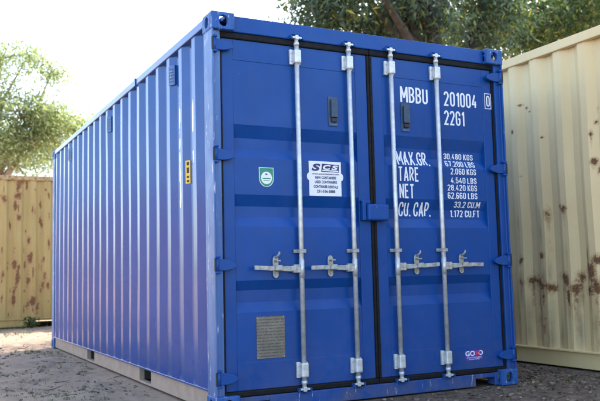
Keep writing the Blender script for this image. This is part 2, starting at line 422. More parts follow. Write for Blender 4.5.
# bottom rail with two fork pockets, and the blue lip above it
PK = [(1.515, 1.855), (3.58, 3.93)]
def bottom_rail(x0, x1, xl0, xl1):
    mb = MB(); ys = [.182, *PK[0], *PK[1], L - .182]
    for a, b in ((ys[0], ys[1]), (ys[2], ys[3]), (ys[4], ys[5])): mb.box(x0, x1, a, b, .014, .136, .003)
    for a, b in PK: mb.box(x0, x1, a, b, .014, .032); 
    r = mb.build('bottom_side_rail', TANRAIL, C)
    MB().box(xl0, xl1, .168, L - .152, .137, .152, .003).build('rail_lip', BLUE_SIDE, r)
    return r
bottom_rail(.022, .066, .002, .07); bottom_rail(Wd - .066, Wd - .022, Wd - .07, Wd - .002)
MB().box(.01, Wd - .01, .12, L - .1, H - .03, H - .0125, .003).build('roof', BLUE, C)
MB().box(.07, Wd - .07, .12, L - .06, .153, .185).build('floor', WOOD, C)
for i in range(18):
    y = .45 + i * .3
    if any(a - .03 < y < b + .03 for a, b in PK): continue
    MB().box(.07, Wd - .07, y, y + .045, .03, .152).build('cross_member', DIRTY, C)
for a, b in PK:
    for y in (a, b): MB().box(.067, Wd - .067, y - .004, y + .004, .033, .134).build('fork_pocket_plate', DIRTY, C)
# small things on the left wall
MB().box(-.006, .004, 1.86, 1.90, H - .075, H - .006, .002).build('rail_joint', BLUE_SIDE, C)
# yellow sticker lies on the slope that faces the doors
def slope_pt(u, z, o_=.003, k=1):
    s = .3285 + .286 * k - .13 * .286 + .26 * .286 * u; d = .036 * (1 - u); nrm = Vector((-.26 * .286, -.036, 0)).normalized()
    return Vector((.012 + d, s, z)) + nrm * o_
def slope_plate(name, u0, u1, z0, z1, m_, off, th=.0012, k=1):
    q = [slope_pt(u, z, off, k) for u, z in ((u0, z0), (u1, z0), (u1, z1), (u0, z1))]; b = [slope_pt(u, z, off - th, k) for u, z in ((u0, z0), (u1, z0), (u1, z1), (u0, z1))]
    return MB().add(q + b, [(3, 2, 1, 0), (4, 5, 6, 7), (0, 1, 5, 4), (1, 2, 6, 5), (2, 3, 7, 6), (3, 0, 4, 7)]).build(name, m_, sideL)
for k in (2, 9, 16):
    slope_plate('vent', .12, .90, 2.30, 2.45, BLUE_POST, .016, .015, k)
    for n_ in range(5): slope_plate('vent_louvre', .24, .78, 2.322 + n_ * .023, 2.331 + n_ * .023, DARKSTEEL, .0175, .001, k)
slope_plate('warning_sticker', .01, .60, 1.525, 1.69, YELLOW, .003)
for k, (za, zb) in enumerate(((1.655, 1.68), (1.60, 1.64), (1.565, 1.58), (1.535, 1.55))): slope_plate('sticker_mark', .16, .44, za, zb, BLACK, .0045)

# ---- door end
hd = MB().box(.163, Wd - .163, .040, .12, 2.476, 2.586, .006).build('door_header', BLUE, C)
RX = [(.198, .38), (2.058, 2.24)]
sill = MB()
sill.box(RX[0][1], RX[1][0], .034, .118, .008, .098, .005)
for a, b in RX: sill.box(a, b, .034, .118, .066, .098, .004)
sill.box(.160, RX[0][0], .034, .118, .008, .098, .004); sill.box(RX[1][1], Wd - .160, .034, .118, .008, .098, .004)
sill = sill.build('door_sill', BLUE_SILL, C)

YF, YP, GD = .058, .062, .032        # door frame face, panel face, groove depth
GRV = [(1.862, 1.776, 1.706, 1.642), (1.398, 1.322, 1.253, 1.187), (.836, .772, .695, .630)]
BRK = [z for q in GRV for z in q]
def psurf(z):
    for a, b, c, d in GRV:
        if d < z < a:
            if z > b: return YP + GD * (a - z) / (a - b)
            if z > c: return YP + GD
            return YP + GD * (z - d) / (c - d)
    return YP
ZD0, ZD1, ZP0, ZP1 = .137, 2.432, .312, 2.292
BARS = [.627, 1.041, 1.396, 1.803]
# shared hardware meshes -------------------------------------------------
def hinge_mesh(s):
    mb = MB(); X = lambda d: s * d
    bl = [(X(.026), -.038), (X(.085), -.038), (X(.130), -.029), (X(.154), -.018), (X(.156), .002), (X(.130), .018), (X(.085), .033), (X(.026), .038)]
    mb.prism(bl, 1, .014, .030, .004)
    bl2 = [(X(.085), -.030), (X(.135), -.024), (X(.150), -.008), (X(.135), .014), (X(.085), .028)]
    mb.prism(bl2, 1, .030, .0575, .003)
    mb.tube([(X(.022), .016, -.052), (X(.022), .016, .052)], .013, 14)
    for z in (-.056, .043): mb.box(min(X(.008), X(.042)), max(X(.008), X(.042)), -.002, .034, z, z + .013, .003)
    return mb
hingeL = hinge_mesh(1).build('hinge', BLUE_FIT, None); hingeR = hinge_mesh(-1).build('hinge', BLUE_FIT, None)
def bracket_mesh():     # bearing bracket at each end of a bar, plate to the left
    mb = MB(); mb.box(-.046, -.018, .038, .0575, -.052, .052, .003); mb.box(.012, .034, .036, .0575, -.050, .050, .003)
    mb.box(-.026, .026, .001, .040, -.048, .048, .010, 3)
    for z in (-.028, .028):
        for x in (-.034, .024): mb.tube([(x, .0385, z), (x, .032, z)], .005, 8)
    for z in (-.03, .03): mb.tube([(.012, .0012, z), (.012, -.0015, z)], .0045, 8)
    return mb
bracket = bracket_mesh().build('bar_bracket', GALV, None)
def guide_mesh():
    mb = MB(); mb.box(-.046, .046, .0425, .0575, -.012, .012, .002)
    mb.box(-.024, -.0185, .006, .044, -.012, .012, .002); mb.box(.0185, .024, .006, .044, -.012, .012, .002); mb.box(-.024, .024, .001, .0065, -.012, .012, .002)
    for x in (-.037, .037): mb.tube([(x, .043, 0), (x, .036, 0)], .006, 8)
    return mb
guide = guide_mesh().build('bar_guide', GALV2, None)
def bar_mesh():
    mb = MB(); y = .026
    mb.tube([(0, y, .17), (0, y, 2.43)], .0160, 16)
    for s, zc, e in ((1, 2.43, 1), (-1, .17, -1)):   # turned neck and cam at either end
        mb.tube([(0, y, zc), (0, y, zc + e * .020), (0, y, zc + e * .024), (0, y, zc + e * .055)], [.020, .019, .0145, .013], 14)
        mb.box(-.033, .037, y - .014, y + .010, zc + e * .055 - .007, zc + e * .055 + .007, .003)
        mb.box(-.012, .012, y - .018, y + .012, zc + e * .055 - .016, zc + e * .055 + .016, .004)
    mb.tube([(0, y, .845), (0, y, .965)], .0185, 16)
    return mb
bar = bar_mesh().build('locking_bar', GALV, None)
def handle_mesh(s, bend):
    mb = MB(); X = lambda d: s * d
    def bx(a, b, *r, **k): mb.box(min(X(a), X(b)), max(X(a), X(b)), *r, **k)
    bx(.012, .064, .008, .040, -.030, .026, bev=.005)           # hub clamp
    bx(.050, .085, .012, .034, -.018, .016, bev=.004)
    pts = [(.06, .024, -.002), (.15, .018, 0.0), (.25, .010, .004), (.352, .006, .004 + bend)]
    pr = [.019, .015, .014, .014]
    vs_ = []; fs_ = []
    for (d, y, z), h in zip(pts, pr):
        for yy, zz in ((-.006, -h), (.006, -h), (.006, h), (-.006, h)): vs_.append((X(d), y + yy, z + zz))
    for i in range(3):
        for j in range(4): fs_.append((i * 4 + j, i * 4 + (j + 1) % 4, i * 4 + 4 + (j + 1) % 4, i * 4 + 4 + j))
    fs_ += [(0, 1, 2, 3), (15, 14, 13, 12)]; bm = bmesh.new(); V = [bm.verts.new(v) for v in vs_]
    for f in fs_: bm.faces.new([V[i] for i in f])
    bmesh.ops.recalc_face_normals(bm, faces=bm.faces[:]); bmesh.ops.bevel(bm, geom=bm.edges[:], offset=.003, segments=2, affect='EDGES'); mb.addbm(bm)
    mb.tube([(X(.038), .0078, -.002), (X(.038), .003, -.002)], .009, 10)
    return mb
handles = {(s, i): handle_mesh(s, (.006, -.002)[i]).build('door_handle', GALV2, None) for s in (-1, 1) for i in (0, 1)}
def catch_mesh(hook):
    mb = MB()
    mb.prism([(p[0], p[1]) for p in [(-.020, -.06), (-.012, -.074), (0, -.078), (.012, -.074), (.020, -.06), (.020, .05), (.012, .064), (0, .068), (-.012, .064), (-.020, .05)]], 1, .047, .0575, .002)
    mb.box(-.026, .026, -.008, .047, -.028, -.018, .003); mb.box(-.024, .024, -.006, .002, -.028, .006, .003)   # cradle under the handle
    mb.box(-.016, .016, .002, .047, .030, .040, .003)
    if hook: mb.tube([(.0, .046, .055), (.002, .020, .068), (.009, .012, .078), (.010, .014, .092), (.020, .014, .082)], [.008, .008, .007, .006, .004], 8)
    for z in (-.06, .052): mb.tube([(0, .0475, z), (0, .041, z)], .007, 8)
    return mb
catches = [catch_mesh(h).build('handle_catch', GALV2, None) for h in (True, False)]
def keeper_mesh(e):    # blue cam keeper welded on header / sill: two jaws and a lug
    mb = MB(); mb.box(-.048, -.037, .010, .041, -.014, .012, .003); mb.box(.041, .052, .010, .041, -.014, .012, .003)
    a = sorted((e * .018, e * .026)); mb.box(-.030, .034, .024, .041, a[0], a[1], .004)
    return mb
keepT = keeper_mesh(1).build('cam_keeper', BLUE_FIT, None); keepB = keeper_mesh(-1).build('cam_keeper', BLUE_FIT, None)
for o in [hingeL, hingeR, bracket, guide, bar, *handles.values(), *catches, keepT, keepB]: col.objects.unlink(o)

def door(x0, x1, p0, p1, side, bars):
    fr = MB()
    fr.box(x0, p0, YF, .112, ZD0, ZD1, .004); fr.box(p1, x1, YF, .112, ZD0, ZD1, .004)
    fr.box(p0, p1, YF + .001, .110, ZP1, ZD1, .003); fr.box(p0, p1, YF + .001, .110, ZD0, ZP0, .003)
    d = fr.build('door', BLUE, C)
    prof = [(YP, ZP1)]
    for q in GRV: prof += [(YP, q[0]), (YP + GD, q[1]), (YP + GD, q[2]), (YP, q[3])]
    prof += [(YP, ZP0), (.118, ZP0), (.118, ZP1)]
    MB().prism(prof, 0, p0 + .0005, p1 - .0005).build('panel', BLUE, d)
    ga = MB(); g0, g1 = (.073, 1.2235) if side < 0 else (1.2265, 2.365)
    ga.box(g0, g1, .046, .10, ZD1 + .001, 2.475, .008); ga.box(g0, g1, .042, .10, .1, ZD0 - .001, .008)
    xo = (g0, x0 - .0005) if side < 0 else (x1 + .0005, g1); xi = (x1 + .0005, g1) if side < 0 else (g0, x0 - .0005)
    ga.box(*xo, .046, .10, ZD0, ZD1, .004); ga.box(*xi, .048, .10, ZD0, ZD1, .006)
    ga.build('gasket', RUBBER, d)
    for z in (2.375, 1.650, .940, .228): inst(hingeL if side < 0 else hingeR, d, (0 if side < 0 else Wd, 0, z)); MB().box(*((.0015, .0125) if side < 0 else (Wd - .0125, Wd - .0015)), .0025, .014, z - .042, z + .042, .002).build('hinge_gap_shade', BLACK, d)  # black block beside each hinge stands in for the shaded notch
    for i, b in enumerate(bars):
        inst(bar, d, (b, 0, 0)); inst(bracket, d, (b, 0, 2.352)); inst(bracket, d, (b, 0, .240)); inst(guide, d, (b, 0, 1.022))
        h = handles[(side, i)]; inst(h, d, (b, 0, .908))
        inst(catches[0 if not (side < 0 and i == 1) else 1], d, (b + side * .180, 0, .925))
        inst(keepT, hd, (b, 0, 2.488)); inst(keepB, sill, (b, 0, .112))
    return d
dL = door(.0875, 1.203, .168, 1.108, -1, BARS[:2]); dR = door(1.248, 2.3505, 1.336, 2.263, 1, BARS[2:])
for px, dd in ((.881, dL), (1.492, dR)):       # narrow dark latch plates high on each door
    mb = MB().box(px, px + .076, YP - .006, YP - .0005, 1.893, 2.105, .002); lp = mb.build('latch_plate', DARKSTEEL, dd)
    MB().box(px + .016, px + .070, YP - .026, YP - .0062, 1.955, 2.085, .005).build('latch_cover', DARKSTEEL, dd)
    MB().box(px + .020, px + .062, YP - .020, YP - .0062, 1.922, 1.952, .004).build('latch_slot', BLACK, dd)
    MB().box(px + .010, px + .066, YP - .010, YP - .0062, 1.898, 1.912, .002).build('latch_foot', BLUE_POST, dd)
# lock box on the right door, its tongue on the left one
lb = MB().box(1.146, 1.320, -.010, .0565, 1.232, 1.348, .014, 3); lb.build('lock_box', BLUE_SILL, dR)
MB().box(1.112, 1.142, .014, .0565, 1.235, 1.372, .004).box(1.112, 1.192, .036, .0565, 1.352, 1.378, .003).build('lock_tongue', BLUE_SILL, dL)

# ---- writing on the right door: condensed stroke letters that follow the pressed panel
def arc(cx, cy, rx, ry, a0, a1, n=10): return [(cx + rx * math.cos(math.radians(a0 + (a1 - a0) * i / n)), cy + ry * math.sin(math.radians(a0 + (a1 - a0) * i / n))) for i in range(n + 1)]
Wg = .30; h_ = Wg / 2; K = 'closed'
loop = lambda cy0, cy1, r: arc(h_, cy1, h_, r, 0, 180) + arc(h_, cy0, h_, r, 180, 360) + [K]
GLY = {'0': [loop(.2, .8, .2)], 'O': [loop(.2, .8, .2)], 'C': [[(Wg, .68)] + arc(h_, .8, h_, .2, 0, 180) + arc(h_, .2, h_, .2, 180, 360) + [(Wg, .32)]],
       'G': [[(Wg, .70)] + arc(h_, .8, h_, .2, 0, 180) + arc(h_, .2, h_, .2, 180, 360) + [(Wg, .46), (h_ * 1.1, .46)]], 'U': [[(0, 1)] + arc(h_, .2, h_, .2, 180, 360) + [(Wg, 1)]],
       'M': [[(0, -.055), (0, 1.055)], [(.015, 1.0), (.22, .26)], [(.22, .26), (.425, 1.0)], [(.44, 1.055), (.44, -.055)]], 'B': [[(0, .5), (0, 1), (.1, 1)] + arc(.12, .755, Wg - .12, .245, 90, -90) + [(0, .51)], [(.02, .51), (.1, .51)] + arc(.12, .255, Wg - .11, .255, 90, -90) + [(0, 0), (0, .54)]],
       'A': [[(0, -.055), (.17, 1.05)], [(.17, 1.05), (.34, -.055)], [(.06, .27), (.28, .27)]], 'X': [[(0, -.055), (.38, 1.055)], [(0, 1.055), (.38, -.055)]], 'P': [[(0, 0), (0, 1), (.1, 1)] + arc(.12, .73, Wg - .12, .27, 90, -90) + [(0, .46)]],
       'R': [[(0, 0), (0, 1), (.1, 1)] + arc(.12, .74, Wg - .12, .26, 90, -90) + [(0, .48)], [(.14, .46), (Wg + .02, 0)]], 'T': [[(h_, -.055), (h_, 1)], [(-.02, 1), (Wg + .02, 1)]], 'E': [[(Wg - .02, 1), (0, 1), (0, 0), (Wg - .02, 0)], [(0, .52), (Wg - .06, .52)]],
       'F': [[(Wg, 1), (0, 1), (0, 0)], [(0, .52), (Wg - .06, .52)]], 'L': [[(0, 1), (0, 0), (Wg - .03, 0)]], 'N': [[(0, -.055), (0, 1.055)], [(.015, .98), (.305, .02)], [(.32, -.055), (.32, 1.055)]], 'K': [[(0, -.055), (0, 1.055)], [(Wg, 1.05), (.02, .38)], [(.1, .54), (Wg + .02, -.05)]],
       'S': [arc(h_, .75, h_, .25, -5, 245) + arc(h_, .26, h_, .26, 62, -180)], '1': [[(.02, .80), (.15, 1)], [(.15, 1.055), (.15, -.055)]], '2': [arc(h_, .78, h_, .22, 180, 0) + [(Wg, .66), (0, 0), (Wg + .01, 0)]],
       '3': [arc(h_, .755, h_, .245, 175, -90) + arc(h_, .255, h_, .255, 90, -178)], '4': [[(.20, 1), (0, .26), (Wg + .03, .26)], [(.235, .5), (.235, 0)]], '6': [loop(.24, .32, .24), [(0, .32), (0, .76)] + arc(h_, .78, h_, .22, 180, 10)],
       '7': [[(0, 1), (Wg, 1), (.10, 0)]], '5': [[(Wg - .01, 1), (.02, 1), (0, .55), (.06, .60)] + arc(h_, .31, h_, .31, 95, -175)], '8': [arc(h_, .76, h_ * .94, .24, 0, 360) [:-1] + [K], arc(h_, .26, h_, .26, 0, 360)[:-1] + [K]], '.': [[(0, -.06), (0, .065)]]}
def ribbon(pts, t):
    cl = pts[-1] == K
    if cl: pts = pts[:-1]
    q = []
    for p in pts:
        if not q or math.hypot(p[0] - q[-1][0], p[1] - q[-1][1]) > 1e-4: q.append(p)
    if cl and math.hypot(q[0][0] - q[-1][0], q[0][1] - q[-1][1]) < 1e-4: q.pop()
    n = len(q); vs_ = []
    for i in range(n):
        a = q[i - 1] if (i or cl) else None; b = q[(i + 1) % n] if (i < n - 1 or cl) else None
        def nd(u, v): l = math.hypot(v[0] - u[0], v[1] - u[1]); return ((v[0] - u[0]) / l, (v[1] - u[1]) / l)
        d0 = nd(a, q[i]) if a else nd(q[i], b); d1 = nd(q[i], b) if b else d0
        n0 = (-d0[1], d0[0]); n1 = (-d1[1], d1[0]); mx, my = n0[0] + n1[0], n0[1] + n1[1]; l2 = mx * mx + my * my
        k = min(2 / max(l2, .05), 3.2 / math.sqrt(max(l2, .05)) / 1.6)
        vs_ += [(q[i][0] + mx * k * t / 2, q[i][1] + my * k * t / 2), (q[i][0] - mx * k * t / 2, q[i][1] - my * k * t / 2)]
    return vs_, [(2 * i, 2 * i + 1, 2 * ((i + 1) % n) + 1, 2 * ((i + 1) % n)) for i in range(n if cl else n - 1)]
def T(s_, x0, x1, z0, z1, t=.132, surf=psurf):
    words = []; x = 0
    for wd in s_.split(' '):
        cur = []
        for ch in wd:
            w_ = 0
            for k, st in enumerate(GLY[ch]):
                v_, f_ = ribbon(st, t); cur.append(([(x + a, b) for a, b in v_], f_, k)); w_ = max(w_, max(p[0] for p in st if p != K))
            x += w_ + .215
        x += .22; words.append(cur)
    xs = [a for cur in words for v_, f_, k in cur for a, b in v_]; ax, bx_, az, bz = min(xs), max(xs), -t / 2, 1 + t / 2
    for cur in words:
        bm = bmesh.new()
        for v_, f_, k in cur:
            V = [bm.verts.new((x0 + (a - ax) / (bx_ - ax) * (x1 - x0), -.0003 * k, z0 + (b - az) / (bz - az) * (z1 - z0))) for a, b in v_]
            for f in f_: bm.faces.new([V[i] for i in f])
        for b in BRK:
            if z0 < b < z1: bmesh.ops.bisect_plane(bm, geom=bm.verts[:] + bm.edges[:] + bm.faces[:], plane_co=(0, 0, b), plane_no=(0, 0, 1))
        for v in bm.verts: v.co.y += (surf(v.co.z) if callable(surf) else surf) - .0016
        for f in bm.faces:
            f.normal_update()
            if f.normal.y > 0: f.normal_flip()
        me = bpy.data.meshes.new('lettering'); bm.to_mesh(me); bm.free(); me.materials.append(LETTER); link(bpy.data.objects.new('lettering', me), dR)
T('MBBU', 1.494, 1.742, 2.114, 2.234); T('201004', 1.888, 2.203, 2.117, 2.230); T('22G1', 1.884, 2.080, 1.970, 2.083)
T('0', 2.300, 2.336, 2.142, 2.228, .13, YF)
bx = MB()
for r_ in (rect(2.284, 2.289, 2.122, 2.246), rect(2.343, 2.348, 2.122, 2.246), rect(2.289, 2.343, 2.241, 2.246), rect(2.289, 2.343, 2.122, 2.127)): bx.prism(r_, 1, YF - .0022, YF - .001)
bx.build('check_digit_box', LETTER, dR)
T('MAX.GR.', 1.456, 1.745, 1.648, 1.752); T('TARE', 1.456, 1.628, 1.527, 1.634); T('NET', 1.456, 1.582, 1.402, 1.508); T('CU. CAP.', 1.462, 1.748, 1.272, 1.376)
for s, a, b, z0, z1 in (('30.480 KGS', 1.890, 2.170, 1.712, 1.757), ('67.200 LBS', 1.890, 2.171, 1.653, 1.699), ('2.060 KGS', 1.924, 2.170, 1.593, 1.640), ('4.540 LBS', 1.924, 2.171, 1.525, 1.571),
                        ('28.420 KGS', 1.890, 2.172, 1.469, 1.515), ('62.660 LBS', 1.890, 2.173, 1.408, 1.456), ('33.2 CU.M', 1.957, 2.204, 1.342, 1.388), ('1.172 CU.FT', 1.930, 2.208, 1.272, 1.324)):
    T(s, a, b, z0, z1, .138)
# ---- stickers and plates
def shield(cx, z0, z1, wd):
    return [(cx - wd, z1), (cx - wd, z0 + .055)] + [(cx + wd * math.cos(t), z0 + .055 + .055 * math.sin(t)) for t in np.linspace(math.pi, 2 * math.pi, 12)[1:-1]] + [(cx + wd, z0 + .055), (cx + wd, z1)]
decal(shield(.397, 1.452, 1.582, .053), YP - .0016, 'shield_sticker', WHITE, dL)
decal(shield(.397, 1.456, 1.578, .049), YP - .0026, 'shield_face', GREEN, dL, .0009)
decal(disc(.397, 1.512, .040, .042), YP - .0038, 'shield_disc', WHITE, dL, .0011)
decal([(.385, 1.545), (.408, 1.537), (.385, 1.529), (.392, 1.537)], YP - .0050, 'shield_arrow', NAVY, dL, .0011)
decal(rect(.368, .426, 1.505, 1.511), YP - .0050, 'shield_band', GREEN, dL, .0011); decal(rect(.374, .420, 1.492, 1.496), YP - .0050, 'shield_band', GREEN, dL, .0011)
decal(rect(.718, .971, 1.402, 1.642), YP - .0016, 'sales_sign', WHITE, dL)
decal(disc(.722, 1.535, .020, .027), YP - .0015, 'sign_tab', WHITE, dL, .0011); decal(disc(.968, 1.535, .020, .027), YP - .0015, 'sign_tab', WHITE, dL, .0011)
def S(s, x0, x1, z0, z1, b=.02, m_=NAVY, off=.0030, **k): return text_mesh(s, x0, x1, z0, z1, YP, 'sign_lettering', m_, dL, b, off=off, **k)
S('S', .738, .808, 1.574, 1.625, .05, shear=.2)
decal([(.814, 1.570), (.955, 1.568), (.955, 1.622), (.820, 1.626)], YP - .0026, 'sign_block', NAVY, dL, .0009)
decal([(.822, 1.575), (.949, 1.573), (.949, 1.581), (.823, 1.583)], YP - .0036, 'sign_underline', WHITE, dL, .0009)
S('C', .826, .888, 1.584, 1.619, .05, WHITE, .0042, shear=.2); S('S', .893, .948, 1.584, 1.617, .05, WHITE, .0042, shear=.2)
S('www.scscontainers.com', .742, .955, 1.549, 1.560, .02)
S('NEW CONTAINERS', .765, .930, 1.519, 1.538, .03); S('USED CONTAINERS', .762, .936, 1.489, 1.508, .03)
S('CONTAINER RENTALS', .752, .944, 1.456, 1.476, .03); S('251-516-5888', .776, .920, 1.424, 1.445, .03)
pl = decal(rect(.304, .507, .330, .600), YP - .0035, 'data_plate', PLATE, dL, .003)
for x in (.312, .499):
    for z in (.338, .592): MB().tube([(x, YP - .0036, z), (x, YP - .006, z)], .004, 8).build('rivet', GALV2, dL)
decal([(1.987, .199), (2.148, .204), (2.162, .272), (1.985, .274)], YF - .0006, 'maker_sticker', VIOLET, dR, .001)
def G(s, x0, x1, z0, z1, m_, off, b=.05): return text_mesh(s, x0, x1, z0, z1, YF, 'maker_lettering', m_, dR, b, off=off)
G('GO', 1.988, 2.078, .232, .270, WHITE, .0018, .03); G('O', 2.108, 2.154, .234, .271, WHITE, .0018, .03); G('x', 2.068, 2.128, .234, .268, PRED, .003, .06)
G('CONTAINERS', 2.000, 2.140, .216, .225, LETTER, .0018, .01); G('SALES HIRE', 2.020, 2.120, .204, .212, LETTER, .0018, .01)

# ================================================================== CREAM CONTAINER ON THE RIGHT
def plain_container(name, loc, Lc, Hc, mat_, label, sheet_kw, group, pockets=()):
    """long side on local x=0 plane (faces -x), running along local y"""
    t = empty(name, loc); tag(t, label, 'container', group)
    me = CAST.copy(); me.materials.clear(); me.materials.append(mat_)
    castings(t, Lc, Wd, Hc, me)
    for x0, x1 in ((.004, .10), (Wd - .10, Wd - .004)):
        for y0, y1 in ((.006, .14), (Lc - .14, Lc - .006)): MB().box(x0, x1, y0, y1, .116, Hc - .116, .006).build('corner_post', mat_, t)
    wl = corrugated('side_wall', .14, Lc - .14, .165, Hc - .085, .046, lambda s, d, z: (.020 + d, s, z), mat_, t, flip=True, **sheet_kw)
    corrugated('side_wall', .14, Lc - .14, .165, Hc - .085, .036, lambda s, d, z: (Wd - .020 - d, s, z), mat_, t)
    for y in (.03, Lc - .03): corrugated('end_wall', .10, Wd - .10, .165, Hc - .085, .03 * (1 if y < 1 else -1), lambda s, d, z: (s, y + d, z), mat_, t)
    for x0, x1 in ((.000, .062), (Wd - .062, Wd)):
        MB().box(x0 + .002, x1 - .002, .18, Lc - .18, Hc - .092, Hc - .008, .006).build('top_side_rail', OCHRE_RAIL if mat_ == OCHRE else mat_, t)
        k = .022 if x0 < 1 else -.022
        e = [.182] + [y for ab in pockets for y in ab] + [Lc - .182]; r = MB()
        for a, b in zip(e[::2], e[1::2]): r.box(x0 + .004 + max(k, 0), x1 - .004 + min(k, 0), a, b, .016, .150, .005)
        r = r.build('bottom_side_rail', mat_, t)
        MB().box(x0 + .001, x1, .18, Lc - .18, .1505, .168, .004).build('rail_lip', mat_, r)
    for y0, y1 in ((.02, .09), (Lc - .09, Lc - .02)):
        MB().box(.163, Wd - .163, y0, y1, Hc - .115, Hc - .01, .006).build('end_header', mat_, t); MB().box(.163, Wd - .163, y0, y1, .014, .150, .006).build('end_sill', mat_, t)
    MB().box(.063, Wd - .063, .1, Lc - .1, Hc - .05, Hc - .02, .003).build('roof', mat_, t); MB().box(.063, Wd - .063, .1, Lc - .1, .13, .165).build('floor', WOOD, t)
    return t
def P(u, v, X):       # pixel of the photograph -> point on the plane x = X
    d = RIGHT * ((u - 300) / 779.98) + DOWN * ((v - 200.5) / 779.98) + FWD; k = (X - CAM[0]) / d.x; return Vector(CAM) + d * k
Y0 = -4.6
rb = []
for (u, v, ru, rv, dr) in ((518, 107, 3, 2.5, 0), (523, 110, 2, 3, .1), (526, 113, 2.5, 2, .1), (512, 134, 2.6, 4, .0), (541, 139, 2, 2, 0), (594, 110, 1.6, 5, .25), (593, 124, 2.4, 4, .0), (590, 136, 2, 6, .15), (593, 163, 4, 6, .1),
                           (597, 172, 2.2, 7, .2), (520, 178, 2, 2, 0), (546, 216, 2, 6, .2), (563, 210, 3, 2, .1), (559, 208, 2, 2, .1), (522, 284, 2, 3, .1), (530, 283, 2.5, 6, .25), (537, 284, 4, 6, .3), (543, 288, 4, 5, .3), (551, 289, 3, 4, .1), (562, 279, 4, 4, .1),
                           (566, 283, 3, 6, .2), (574, 290, 4, 6, .3), (578, 280, 2.5, 6, .2), (590, 275, 3.5, 9, .3), (596, 262, 4, 5, .0), (597, 290, 3, 8, .3), (587, 292, 2.5, 6, .1), (542, 257, 2.5, 3, 0), (521, 262, 2, 4, 0), (569, 300, 1.2, 10, .1), (585, 264, 1.0, 12, .0)):
    q = P(u, v, 3.42); dist = (q - Vector(CAM)).length; rb.append((q.y - Y0, q.z + .02, ru * dist / 780 * 1.9, rv * dist / 780 * 1.15, dr * 2.4) if v > 200 else (q.y - Y0, q.z + .02, ru * dist / 780 * .9, rv * dist / 780 * .6, dr))
gr_ = [(P(u, v, 3.42).y - Y0, P(u, v, 3.42).z, rr, rz, 0) for u, v, rr, rz in ((528, 328, .030, .22), (551, 330, .035, .25), (559, 334, .025, .14), (578, 326, .02, .18), (596, 330, .02, .2), (540, 305, .012, .25))]
rmask = blobmask(rb, 2.2); 
RG = random.Random(9)
for n_ in range(26): gr_.append((RG.uniform(3.9, 6.3), RG.uniform(.25, 1.25), RG.uniform(.008, .028), RG.uniform(.10, .40), 0))
gm0 = blobmask(gr_, 5.1, .6); gmask = lambda s_, z_: .75 * gm0(s_, z_)
tc = plain_container('shipping_container', (3.4, Y0, -.003), 12.192, 2.896, CREAM, 'cream high shipping container with rust patches standing right of the blue container',
                     dict(pitch=.286, phase=.514 - Y0 - .286 * .5 - .13 * .286, fine=(3.9, 6.4), ds=.016, nzr=170, masks={'rust': rmask, 'grime': gmask}, warp=lambda s, z: .010 * noise.noise((s * 1.1, z * 1.3, 4.5)) + .004 * noise.noise((s * 4, z * 3, 2.5))), 'shipping containers in the yard')

# ================================================================== OCHRE CONTAINER AT THE BACK LEFT (long side faces the camera)
# built along local y, then turned so that its long side faces -y ; local s runs from world x = 3 towards -x
XR = 5.308
ob = []
for (u, v, ru, rv, dr) in ((5, 200, 3, 3.5, .5), (19, 181, 3, 5, .15), (19, 195, 3, 3.5, .15), (16, 206, 1.5, 3, .1), (18.5, 217, 2.5, 2.5, .2), (41, 204, 1.2, 7, .2), (41, 221, 1.5, 2.5, .1), (46, 190, 1.5, 2, .1), (29, 240, 1.5, 3, 0), (30, 258, 2, 4, .2),
                           (15, 262, 2, 7, .3), (17, 278, 2, 6, .2), (28, 280, 2, 5, .2), (33, 300, 3, 5, .1), (38, 308, 2.5, 4, .1), (28, 306, 2, 4, .1), (3, 275, 1.5, 4, .1), (45, 276, 1.5, 4, .0), (48, 285, 1.5, 3, 0), (14, 300, 1.5, 8, .1), (41, 290, 1.2, 4, .1), (8, 178, 2, 2, .1), (33, 178, 2, 2, .1)):
    d = RIGHT * ((u - 300) / 779.98) + DOWN * ((v - 200.5) / 779.98) + FWD; k = (11 - CAM[1]) / d.y; q = Vector(CAM) + d * k
    ob.append((XR - q.x, q.z, ru * .027, rv * .034, dr * 2.2))
RR = random.Random(5)
for k in range(-1, 5):        # rust creeping down the ridge edges
    for e_ in (-.055, .055):
        for n_ in range(5): ob.append((XR - .40 + (k - 1) * .27 * .55 + e_ * RR.uniform(.6, 1.3), RR.uniform(.25, 2.75), RR.uniform(.010, .022), RR.uniform(.04, .16), RR.choice((0, .2, .5))))
omask = blobmask(ob, 7.7, .7)
oc = plain_container('shipping_container', (XR, 11, 0), 6.058, 2.896, OCHRE, 'rusty ochre yellow shipping container standing across the yard at far left', dict(pitch=.27, a=.085, phase=XR - .262, fine=(4.3, 5.6), ds=.022, nzr=130, masks={'rust': omask, 'grime': lambda s, z: max(0, .5 - z) * .5},
                     warp=lambda s, z: .008 * noise.noise((s * 1.1, z * 1.3, 9.5))), 'shipping containers in the yard', [(XR - .86, XR - .36)])
oc.rotation_euler = (0, 0, math.pi / 2)
# sunlit container left of the frame: the photograph shows it as the warm band mirrored in the blue side
PINK = paint_tan('faded_pink_paint', (.40, .28, .24), (.47, .34, .29), (.28, .17, .14))
pc = plain_container('shipping_container', (-9, 11.192, 0), 12.192, 2.591, PINK, 'faded pink container left of the frame, mirrored in the blue side', dict(), 'shipping containers in the yard')
pc.rotation_euler = (0, 0, math.pi)

